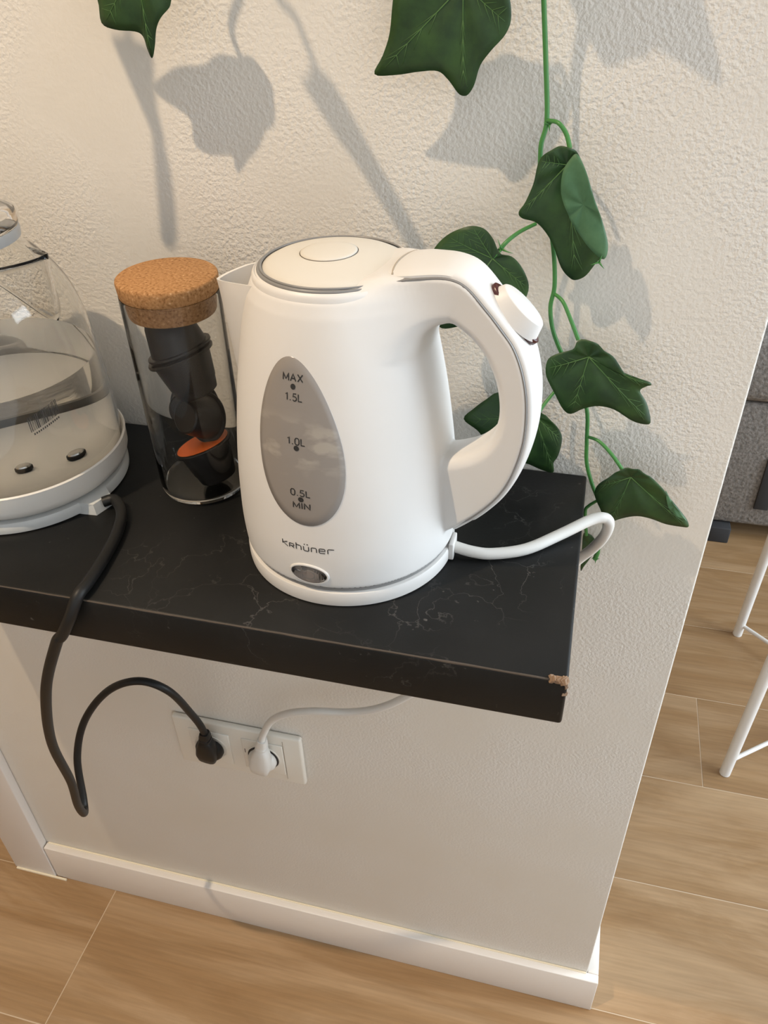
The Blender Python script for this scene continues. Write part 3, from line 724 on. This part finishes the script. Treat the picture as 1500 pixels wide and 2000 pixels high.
# pouring lip towards the right
def lip():
    vs = []; fs = []; ax = math.radians(-3); D = Vector((math.cos(ax), math.sin(ax), 0)); E = Vector((-D.y, D.x, 0))
    N = 24; Mz = 10
    for sh_ in (0, 1):
        for j in range(Mz + 1):
            t = j / Mz
            for i in range(N + 1):
                a = -1 + 2 * i / N
                wd = 0.0250 * (1 - t) ** 0.6 + 0.0002
                reach = 0.0635 - 0.0002 + 0.0 * t
                z = 0.1900 - 0.047 * t - 0.006 * abs(a) * (1 - t)
                rb = interp(z, [p.y for p in gp], [p.x for p in gp]) - 0.001
                front = max(rb, 0.0775 - 0.006 * t)
                rr = rb + (front - rb) * (1 - abs(a) ** 1.6)
                rr -= sh_ * 0.0016
                v = a * wd
                vs.append(G0 + D * math.sqrt(max(rr * rr - v * v, 0)) + E * v + Vector((0, 0, z)))
    W_ = N + 1; Q = W_ * (Mz + 1)
    for j in range(Mz):
        for i in range(N):
            f = [j * W_ + i, j * W_ + i + 1, (j + 1) * W_ + i + 1, (j + 1) * W_ + i]; fs.append(f); fs.append([Q + k for k in f[::-1]])
    for i in range(N): fs.append([i, i + 1, Q + i + 1, Q + i]); fs.append([Mz * W_ + i, Mz * W_ + i + 1, Q + Mz * W_ + i + 1, Q + Mz * W_ + i])
    for j in range(Mz): fs.append([j * W_, (j + 1) * W_, Q + (j + 1) * W_, Q + j * W_]); fs.append([j * W_ + N, (j + 1) * W_ + N, Q + (j + 1) * W_ + N, Q + j * W_ + N])
    return vs, fs
mesh('pouring_lip', *lip(), M_plasticglass, gk)
# handle on the far side from the lip
ha = math.radians(165); hdv = Vector((math.cos(ha), math.sin(ha), 0))
tube('handle', [G0 + hdv * a + Vector((0, 0, b)) for a, b in ((0.044, .196), (0.075, .205), (0.105, .195), (0.118, .16), (0.116, .11), (0.105, .06), (0.080, .025))], 0.0085, M_basegrey, gk, 14)
# barcode sticker on the glass
def gwrap(az, z, s, t, off):
    zz = z + t; rr = interp(zz, [p.y for p in gp], [p.x for p in gp]) + off; a = az + s / 0.079
    return G0 + Vector((rr * math.cos(a), rr * math.sin(a), zz))
bars = []; rb_ = random.Random(5); x_ = -0.0115
while x_ < 0.0115:
    w_ = rb_.choice([.0003, .0003, .0006, .0009]); 
    bars.append(([gwrap(math.radians(-31.5), 0.088, x_ + dx, dy + 0.27 * (x_ + dx), 0.0003) for dx, dy in ((0, -0.0055), (w_, -0.0055), (w_, 0.0055), (0, 0.0055))], [[0, 1, 2, 3]]))
    x_ += w_ + rb_.choice([.0003, .0004, .0006])
x_ = -0.0100
while x_ < 0.0100:
    bars.append(([gwrap(math.radians(-31.5), 0.088, x_ + dx, dy + 0.27 * (x_ + dx), 0.0003) for dx, dy in ((0, -0.0085), (.0009, -0.0085), (.0009, -0.0070), (0, -0.0070))], [[0, 1, 2, 3]])); x_ += .0016
mesh('barcode', *join_geo(bars), mat('barcode_ink', (0.07, 0.065, 0.06), 0.6), gk, smooth=False)
# base cord exit
ca = math.radians(-18); cdv = Vector((math.cos(ca), math.sin(ca), 0)); cev = Vector((-cdv.y, cdv.x, 0))
def wedge():
    base = G0 + cdv * 0.0735; vs = []
    for (d_, e_, z_) in ((0, .016, 0), (0, -.016, 0), (.0165, -.0095, 0), (.0165, .0095, 0)): vs.append(base + cdv * d_ + cev * e_ + Vector((0, 0, 0)))
    for (d_, e_, z_) in ((0, .015, .0098), (0, -.015, .0098), (.0140, -.0085, .0085), (.0140, .0085, .0085)): vs.append(base + cdv * d_ + cev * e_ + Vector((0, 0, z_)))
    return vs, [[0, 1, 2, 3], [4, 5, 6, 7], [0, 1, 5, 4], [1, 2, 6, 5], [2, 3, 7, 6], [3, 0, 4, 7]]
mesh('cord_outlet', *wedge(), M_basegrey, gk, smooth=False)
# black cord
BR = 0.0042
bc = [G0 + cdv * 0.0885 + Vector((0, 0, 0.0062)), Vector((0.0725, -0.1200, H + .0072)), Vector((0.0850, -0.1330, H + 0.0055)), Vector((0.0935, -0.1570, H + 0.0046)), Vector((0.0985, -0.1850, H + 0.0046)), Vector((0.1010, -0.2080, H + 0.0050)),
      Vector((0.1005, -0.2210, H + 0.0035)), Vector((0.0950, -0.2270, H - 0.010)), Vector((0.083, -0.2275, H - 0.030)), at(109, 1260, -0.2275), at(90, 1350, -0.222), at(101, 1450, -0.200), at(138, 1525, -0.170), at(152, 1572, -0.150), at(165, 1588, -0.128), at(163, 1560, -0.112), at(151, 1480, -0.095),
      at(165, 1408, -0.082), at(210, 1350, -0.074), at(270, 1330, -0.070), at(330, 1350, -0.064), at(375, 1396, -0.038), at(392, 1418, -0.030), Vector((0.0333, -0.0265, 0.4948))]
bcord = tube('power_cord', bc, BR, M_black, gk, 14, 8); bcord['label'] = 'black power cord looping over the shelf front'

# ------------------------------------------------------------------ double socket and plugs
so = empty('wall_socket', (0.0625, 0, 0.447), 'wide ivory double wall socket plate under the shelf', 'socket')
X0, X1, Z0, Z1 = -0.0205, 0.1455, 0.4025, 0.4900
box('plate', (X0, -0.0085, Z0), (X1, -0.0003, Z1), M_socket, so, bev=0.003, seg=3)
for a, b in ((0.0000, 0.0530), (0.0690, 0.1220)):
    ins = box('socket_insert', (a, -0.0100, 0.4180), (b, -0.0080, 0.4740), M_socket, so, bev=0.0012)
    cx = (a + b) / 2; Rz = Matrix.Rotation(math.radians(90), 3, 'X')
    lathe('socket_rim', [(0.0200, 0.0095), (0.0215, 0.0095), (0.0215, 0.0108), (0.0200, 0.0108)], (cx, 0, 0.446), M_socket, ins, 48, Rz, closed=True)
    lathe('socket_well', [(0, 0.0096), (0.0199, 0.0096), (0.0199, 0.0103), (0, 0.0103)], (cx, 0, 0.446), M_socketdark if a > .05 else M_socket, ins, 48, Rz)
box('cover_seam', (0.1225, -0.0092, 0.4100), (0.1230, -0.0084, 0.4820), M_caulk2, so)
box('power_mark', (0.0720, -0.0103, 0.4490), (0.0728, -0.0099, 0.4560), M_red, so)
def plug(cx, cz, m, ang, L_, parent, label):
    Rz = Matrix.Rotation(math.radians(90), 3, 'X'); c = Vector((cx, 0, cz)); gg = []
    pf = [(0, 0.0112), (0.0172, 0.0112), (0.0180, 0.0125), (0.0178, 0.0165), (0.0150, 0.0205), (0.0090, 0.0230), (0, 0.0235)]
    vs = []; fs = []; n = 36
    for r_, z_ in pf:
        for k in range(n): a = 2 * PI * k / n; vs.append(c + Rz @ Vector((max(r_, 0.0001) * math.cos(a), max(r_, 0.0001) * math.sin(a), z_)))
    for i in range(len(pf) - 1):
        for k in range(n): fs.append([i * n + k, i * n + (k + 1) % n, (i + 1) * n + (k + 1) % n, (i + 1) * n + k])
    gg.append((vs, fs))
    d = Vector((math.cos(ang), 0, math.sin(ang))); e = Vector((-d.z, 0, d.x)); vs = []; fs = []
    st = [(-0.26, .0100, .0125, .0245), (-0.22, .0115, .0120, .0270), (0.0, .0135, .0120, .0300), (0.25, .0125, .0125, .0310), (0.45, .0100, .0140, .0310), (0.62, .0072, .0165, .0310), (0.64, .0058, .0180, .0305), (0.68, .0058, .0185, .0305), (0.69, .0072, .0175, .0315), (0.74, .0072, .0178, .0315), (0.75, .0056, .0190, .0312), (0.80, .0056, .0192, .0312), (0.81, .0068, .0185, .0318), (0.88, .0064, .0190, .0320), (1.0, .0052, .0205, .0318)]
    for (t, hw, y0, y1) in st:
        for k in range(16):
            a = 2 * PI * k / 16; q = math.copysign(abs(math.cos(a)) ** .6, math.cos(a)); q2 = math.copysign(abs(math.sin(a)) ** .6, math.sin(a))
            vs.append(c + d * t * L_ + e * hw * q + Vector((0, -((y0 + y1) / 2 + (y1 - y0) / 2 * q2), 0)))
    for i in range(len(st) - 1):
        for k in range(16): fs.append([i * 16 + k, i * 16 + (k + 1) % 16, (i + 1) * 16 + (k + 1) % 16, (i + 1) * 16 + k])
    fs.append(list(range(16))); fs.append([(len(st) - 1) * 16 + k for k in range(16)])
    gg.append((vs, fs)); o = sharp(mesh('plug', *join_geo(gg), m, parent), 40); o['label'] = label
plug(0.0265, 0.4460, M_black, math.radians(82), 0.050, bcord, 'black angled plug in the left socket')
plug(0.0955, 0.4460, M_cord, math.radians(79), 0.059, wcord, 'white angled plug in the right socket')

# ------------------------------------------------------------------ ivy
def leaf(outline, hub, d, tips, parent, m=M_leaf, tilt=(0, 0), cup=0.004, name='leaf', label=None, veins=True, thick=0.0005, raw=None, back=False):
    # the outline is put on a leaf plane of its own, d in front of the wall, tilted by slopes (per metre in x and z)
    c0 = at(hub[0], hub[1], -d)
    def P(p):
        q = at(p[0], p[1], -d)
        for _ in range(3): q = at(p[0], p[1], -d - tilt[0] * (q.x - c0.x) - tilt[1] * (q.z - c0.z))
        return q
    pts = raw if raw else [P(p) for p in outline]
    hubp = P(hub) if not raw else sum(raw, Vector()) / len(raw)
    ring = catmull(pts, 4, closed=True); n = len(ring); J = 7
    R_ = max((p - hubp).length for p in ring)
    nrm = Vector((0, 0, 0))
    for i in range(n): nrm += (ring[i] - hubp).cross(ring[(i + 1) % n] - hubp)
    nrm.normalize()
    if nrm.y > 0: nrm = -nrm
    def surf(i, f):
        p = hubp.lerp(ring[i % n], f); L_ = (p - hubp).length
        a = math.atan2(p.z - hubp.z, p.x - hubp.x)
        return p + nrm * (cup * (0.9 * f - 1.5 * f * f * (L_ / max(R_, 1e-6))) + 0.0009 * math.sin(a * 7 + d * 100) * f)
    vs = [hubp]; fs = []
    for j in range(1, J + 1):
        for i in range(n): vs.append(surf(i, j / J))
    for i in range(n): fs.append([0, 1 + i, 1 + (i + 1) % n])
    for j in range(J - 1):
        for i in range(n): fs.append([1 + j * n + i, 1 + j * n + (i + 1) % n, 1 + (j + 1) * n + (i + 1) % n, 1 + (j + 1) * n + i])
    nv = len(vs); vs2 = [v - nrm * thick for v in vs]; fs2 = [[k + nv for k in f[::-1]] for f in fs]
    b0 = 1 + (J - 1) * n
    rim = [[b0 + i, b0 + (i + 1) % n, nv + b0 + (i + 1) % n, nv + b0 + i] for i in range(n)]
    o = mesh(name, vs + vs2, fs + fs2 + rim, m, parent)
    if label: o['label'] = label
    if veins and tips:
        g = []
        for tp in tips:
            T = P(tp); k = min(range(n), key=lambda i: (ring[i] - T).length)
            path = [surf(k, f) + nrm * 0.00012 for f in [i / 10 for i in range(0, 10)]]
            g.append(tube_geo(path, lambda t: 0.00042 * (1 - 0.75 * t), 6))
            for s_ in (0.28, 0.45, 0.62, 0.75):
                for dk in (-1, 1):
                    st = surf(k, s_) + nrm * 0.00012; k2 = k + dk * int(n * (0.035 + 0.02 * (1 - s_))); en = surf(k2, min(0.92, s_ + 0.25)) + nrm * 0.0001
                    g.append(tube_geo([st, st.lerp(en, .5) + nrm * 0.0001, en], lambda t: 0.00020 * (1 - 0.6 * t), 5))
        mesh('vein', *join_geo(g), M_vein, o)
    return o
SR = 0.0015
iv = empty('ivy_vine', (0.37, -0.012, 1.25), 'artificial ivy vine trailing down the wall right of the white kettle', 'plant')
main = [Vector((0.405, -0.004, 1.95)), Vector((0.392, -0.02, 1.70)), Vector((0.380, -0.035, 1.48)), at(1061, -260, -0.03), at(1060, -100, -0.024), at(1062, 0, -0.020), at(1066, 120, -0.018), at(1068, 235, -0.018), at(1056, 290, -0.020), at(1058, 380, -0.020), at(1074, 440, -0.018), at(1082, 500, -0.016), at(1083, 560, -0.015),
        at(1075, 600, -0.015), at(1080, 645, -0.015), at(1097, 690, -0.015), at(1125, 745, -0.014), at(1146, 800, -0.014), at(1146, 860, -0.014), at(1146, 905, -0.013), at(1158, 950, -0.013), at(1178, 1000, -0.012), at(1180, 1030, -0.011), at(1170, 1070, -0.010), at(1162, 1092, -0.010)]
tube('stem', main, lambda t: SR + (0.0006 if t > 0.97 else 0), M_stem, iv, 8, 6)
def petiole(P, parent=iv, r_=0.0012): tube('petiole', P, lambda t: r_ * (1 + 0.25 * t), M_stem, parent, 7, 6)
petiole([at(1068, 235, -0.018), at(1090, 240, -0.026), at(1106, 262, -0.028), at(1113, 290, -0.031)])
petiole([at(1047, 437, -0.020), at(1015, 453, -0.026), at(990, 472, -0.032), at(975, 490, -0.034)])
petiole([at(1083, 574, -0.015), at(1100, 590, -0.022), at(1117, 630, -0.028), at(1130, 664, -0.032)])
petiole([at(1084, 764, -0.015), at(1066, 786, -0.020), at(1052, 806, -0.026)])
petiole([at(1148, 853, -0.014), at(1170, 862, -0.020), at(1195, 888, -0.026), at(1216, 918, -0.031)])
petiole([at(1166, 978, -0.012), at(1150, 988, -0.012), at(1143, 1000, -0.012), at(1145, 1045, -0.010)])
def nub(x, y_, d, s=0.003):
    c = at(x, y_, -d); g = []
    for k in range(3):
        a = k * 2.1 + x; g.append(tube_geo([c, c + Vector((math.cos(a) * s * 0.6, -s * 0.3, math.sin(a) * s * 0.6)), c + Vector((math.cos(a) * s * 1.3, -s * 0.4, math.sin(a) * s * 1.3))], lambda t: 0.0008 * (1 - 0.9 * t), 6))
    mesh('leaf_socket', *join_geo(g), M_stem, iv)
nub(980, 487, 0.036, 0.006); nub(1073, 243, 0.019, 0.003); nub(1170, 512, 0.030, 0.004); nub(1163, 1092, 0.011, 0.003)
leaf([(1112, 286), (1090, 285), (1065, 298), (1050, 320), (1041, 360), (1026, 395), (1013, 415), (1020, 426), (1045, 432), (1063, 450), (1080, 480), (1096, 525), (1112, 545), (1125, 550), (1145, 540), (1168, 510), (1184, 500), (1187, 475), (1175, 430), (1160, 390), (1145, 340), (1130, 300)],
     (1108, 322), 0.031, [(1016, 418), (1125, 548), (1178, 490), (1055, 312)], iv, cup=0.003, tilt=(-0.15, 0.1))
leaf([(1128, 303), (1112, 315), (1098, 340), (1096, 380), (1108, 415), (1120, 440), (1138, 468), (1158, 492), (1180, 507), (1188, 480), (1176, 430), (1160, 385), (1145, 335)],
     (1140, 400), 0.037, [], iv, M_leafback, cup=0.002, tilt=(-0.15, 0.1), label='pale green underside of the folded leaf edge')
leaf([(1130, 662), (1118, 680), (1085, 690), (1069, 703), (1067, 735), (1085, 770), (1100, 800), (1115, 810), (1140, 799), (1170, 792), (1200, 800), (1235, 825), (1263, 834), (1271, 826), (1263, 790), (1250, 765), (1262, 755), (1272, 752), (1266, 745), (1230, 738), (1203, 700), (1180, 680), (1158, 663)],
     (1150, 697), 0.034, [(1115, 808), (1268, 828), (1268, 750), (1075, 715)], iv, cup=0.005)
leaf([(1000, 500), (1020, 520), (1032, 550), (1030, 575), (1015, 600), (985, 622), (940, 632), (900, 638), (862, 643), (845, 620), (835, 570), (838, 510), (852, 480), (880, 455), (915, 441), (945, 446), (965, 465), (976, 490)],
     (962, 505), 0.036, [(862, 640), (1026, 560), (870, 465), (920, 445)], iv, cup=0.004)
leaf([(905, 820), (925, 800), (950, 781), (972, 766), (1005, 772), (1052, 800), (1078, 820), (1095, 845), (1097, 865), (1090, 890), (1081, 905), (1080, 925), (1055, 920), (1025, 906), (990, 900), (960, 885), (946, 862), (932, 841)],
     (1045, 812), 0.024, [(908, 822), (1078, 922), (985, 775), (1092, 860)], iv, cup=0.003)
leaf([(1215, 912), (1195, 925), (1170, 942), (1161, 965), (1172, 992), (1183, 1012), (1194, 1020), (1215, 1014), (1245, 1007), (1270, 1012), (1300, 1026), (1330, 1034), (1345, 1035), (1342, 1020), (1325, 995), (1307, 970), (1292, 948), (1262, 922), (1240, 911)],
     (1232, 932), 0.032, [(1192, 1018), (1342, 1032), (1168, 950)], iv, cup=0.005)
leaf([(1300, 960), (1309, 975), (1324, 995), (1341, 1019), (1336, 1016), (1318, 1006), (1305, 990)], (1315, 990), 0.0335, [], iv, M_leafback, cup=0.0005, veins=False, label='pale green curled leaf edge')
leaf([(1140, 1041), (1152, 1044), (1166, 1058), (1166, 1072), (1155, 1088), (1141, 1105), (1134, 1114), (1136, 1080)], (1150, 1065), 0.009, [], iv, cup=0.0008, veins=False)
def lift(px, py, d):          # the point d in front of the wall whose lamp shadow falls on that spot of the wall
    Wp = at(px, py, 0); return Wp + (LAMP - Wp) * (d / -LAMP.y)
leaf(None, (0, 0), 0.06, [], iv, raw=[lift(x, y_, 0.06) for x, y_ in [(1085, -60), (1110, 0), (1140, 55), (1175, 118), (1200, 128), (1230, 105), (1258, 86), (1300, 95), (1350, 130), (1408, 178), (1412, 150), (1400, 90), (1372, 0), (1350, -90), (1290, -160), (1180, -170), (1110, -120)]], veins=False)
petiole([at(1061, -260, -0.03), lift(1210, -230, 0.05), lift(1230, -150, 0.058)])
# left-hand strand
i2 = empty('ivy_vine', (0.07, -0.03, 1.33), 'artificial ivy strand entering at the top left with one small leaf', 'plant')
leaf([(196, 45), (188, 0), (165, -35), (108, -72), (135, -115), (200, -160), (260, -180), (300, -165), (335, -120), (348, -70), (343, -25), (334, 0), (330, 15), (315, 35), (305, 58), (300, 90), (293, 115), (284, 96), (277, 72), (262, 62), (225, 58)],
     (268, -70), 0.042, [(200, 48), (293, 112), (336, 0), (200, -100)], i2, cup=0.004)
tube('stem', [Vector((0.20, -0.006, 1.92)), lift(560, -400, 0.07), lift(500, -160, 0.065), lift(472, -20, 0.055), lift(452, 60, 0.047), at(280, -150, -0.044)], 0.0016, M_stem, i2, 8, 6)
leaf(None, (0, 0), 0.1, [], i2, raw=[lift(x, y_, 0.10) for x, y_ in [(224, 78), (250, 74), (292, 92), (300, 150), (308, 210), (320, 270), (336, 360), (345, 430), (346, 480), (333, 492), (318, 470), (320, 400), (316, 320), (300, 250), (285, 190), (272, 130), (250, 100), (226, 92)]], veins=False, cup=0.0)
petiole([lift(240, 85, 0.1), lift(340, -150, 0.09), lift(520, -300, 0.07)], i2)
# middle strand
i3 = empty('ivy_vine', (0.30, -0.03, 1.30), 'artificial ivy strand at the top centre with one large dark leaf', 'plant')
leaf([(728, 147), (745, 110), (760, 65), (768, 0), (775, -60), (820, -105), (900, -120), (965, -80), (992, -25), (999, 30), (988, 66), (960, 98), (938, 128), (926, 165), (915, 184), (905, 189), (893, 183), (875, 157), (855, 139), (820, 140), (770, 148)],
     (905, -30), 0.031, [(732, 146), (906, 187), (992, 50), (785, -80)], i3, cup=0.005)
tube('stem', [Vector((0.385, -0.006, 1.90)), Vector((0.350, -0.03, 1.60)), at(935, -300, -0.05), at(925, -200, -0.045), at(915, -110, -0.036), at(907, -40, -0.032)], 0.0016, M_stem, i3, 8, 6)
leaf(None, (0, 0), 0.1, [], i3, raw=[lift(x, y_, 0.10) for x, y_ in [(586, 150), (600, 155), (612, 130), (632, 150), (650, 165), (690, 230), (740, 320), (785, 400), (830, 480), (860, 540), (830, 540), (790, 470), (735, 380), (680, 300), (640, 240), (605, 185)]], veins=False, cup=0.0)
tube('petiole', [lift(620, 140, 0.1), lift(600, 90, 0.10), lift(575, 30, 0.10), lift(545, 0, 0.095), lift(520, -60, 0.09)], 0.0015, M_stem, i3, 7, 6)

# ------------------------------------------------------------------ beyond the wall end: side table and sofa
tb = empty('side_table', (1.0, 0.62, 0), 'white thin-legged metal side table on the wood floor at right', 'table')
LG = [(0.7555, 0.443), (0.8096, 0.812), (1.215, 0.43), (1.22, 0.80)]
TP = [(0.775, 0.462), (0.815, 0.800), (1.195, 0.45), (1.20, 0.785)]
for (a, b), (c, d) in zip(LG, TP):
    tube('leg', [(a, b, 0.0005), (a + (c - a) * .5, b + (d - b) * .5, 0.26), (c, d, 0.52)], 0.0095, M_rack, tb, 16)
def lerp3(i, z): t = z / 0.52; return Vector((LG[i][0] + (TP[i][0] - LG[i][0]) * t, LG[i][1] + (TP[i][1] - LG[i][1]) * t, z))
tube('cross_brace', [lerp3(0, 0.035), lerp3(3, 0.060)], 0.0042, M_rack, tb, 10)
tube('cross_brace', [lerp3(1, 0.030), lerp3(2, 0.050)], 0.0042, M_rack, tb, 10)
box('tray_top', (0.765, 0.43, 0.52), (1.21, 0.81, 0.535), M_rack, tb, bev=0.004)
sf = empty('sofa', (1.5, 1.55, 0), 'grey woven fabric sofa standing beyond the wall end', 'sofa')
box('base_panel', (0.62, 1.15, 0.045), (2.5, 1.95, 0.375), M_fabric, sf, bev=0.012, seg=3)
box('seat_cushion', (0.63, 1.135, 0.378), (1.55, 1.80, 0.545), M_fabric, sf, bev=0.03, seg=4)
box('seat_cushion', (1.56, 1.135, 0.378), (2.48, 1.80, 0.545), M_fabric, sf, bev=0.03, seg=4)
box('back_rest', (0.62, 1.72, 0.376), (2.5, 1.98, 0.85), M_fabric, sf, bev=0.03, seg=4)
for x_, y_ in ((0.755, 1.128), (2.3, 1.13), (0.755, 1.85), (2.3, 1.85)):
    box('foot', (x_, y_, 0.0), (x_ + 0.06, y_ + 0.06, 0.044), M_chair_dark, sf, bev=0.003)
box('gap_strip', (0.852, 1.143, 0.10), (0.885, 1.149, 0.24), M_chair_dark, sf, bev=0.002)  # dark strip added to stand for a dark gap in the sofa front
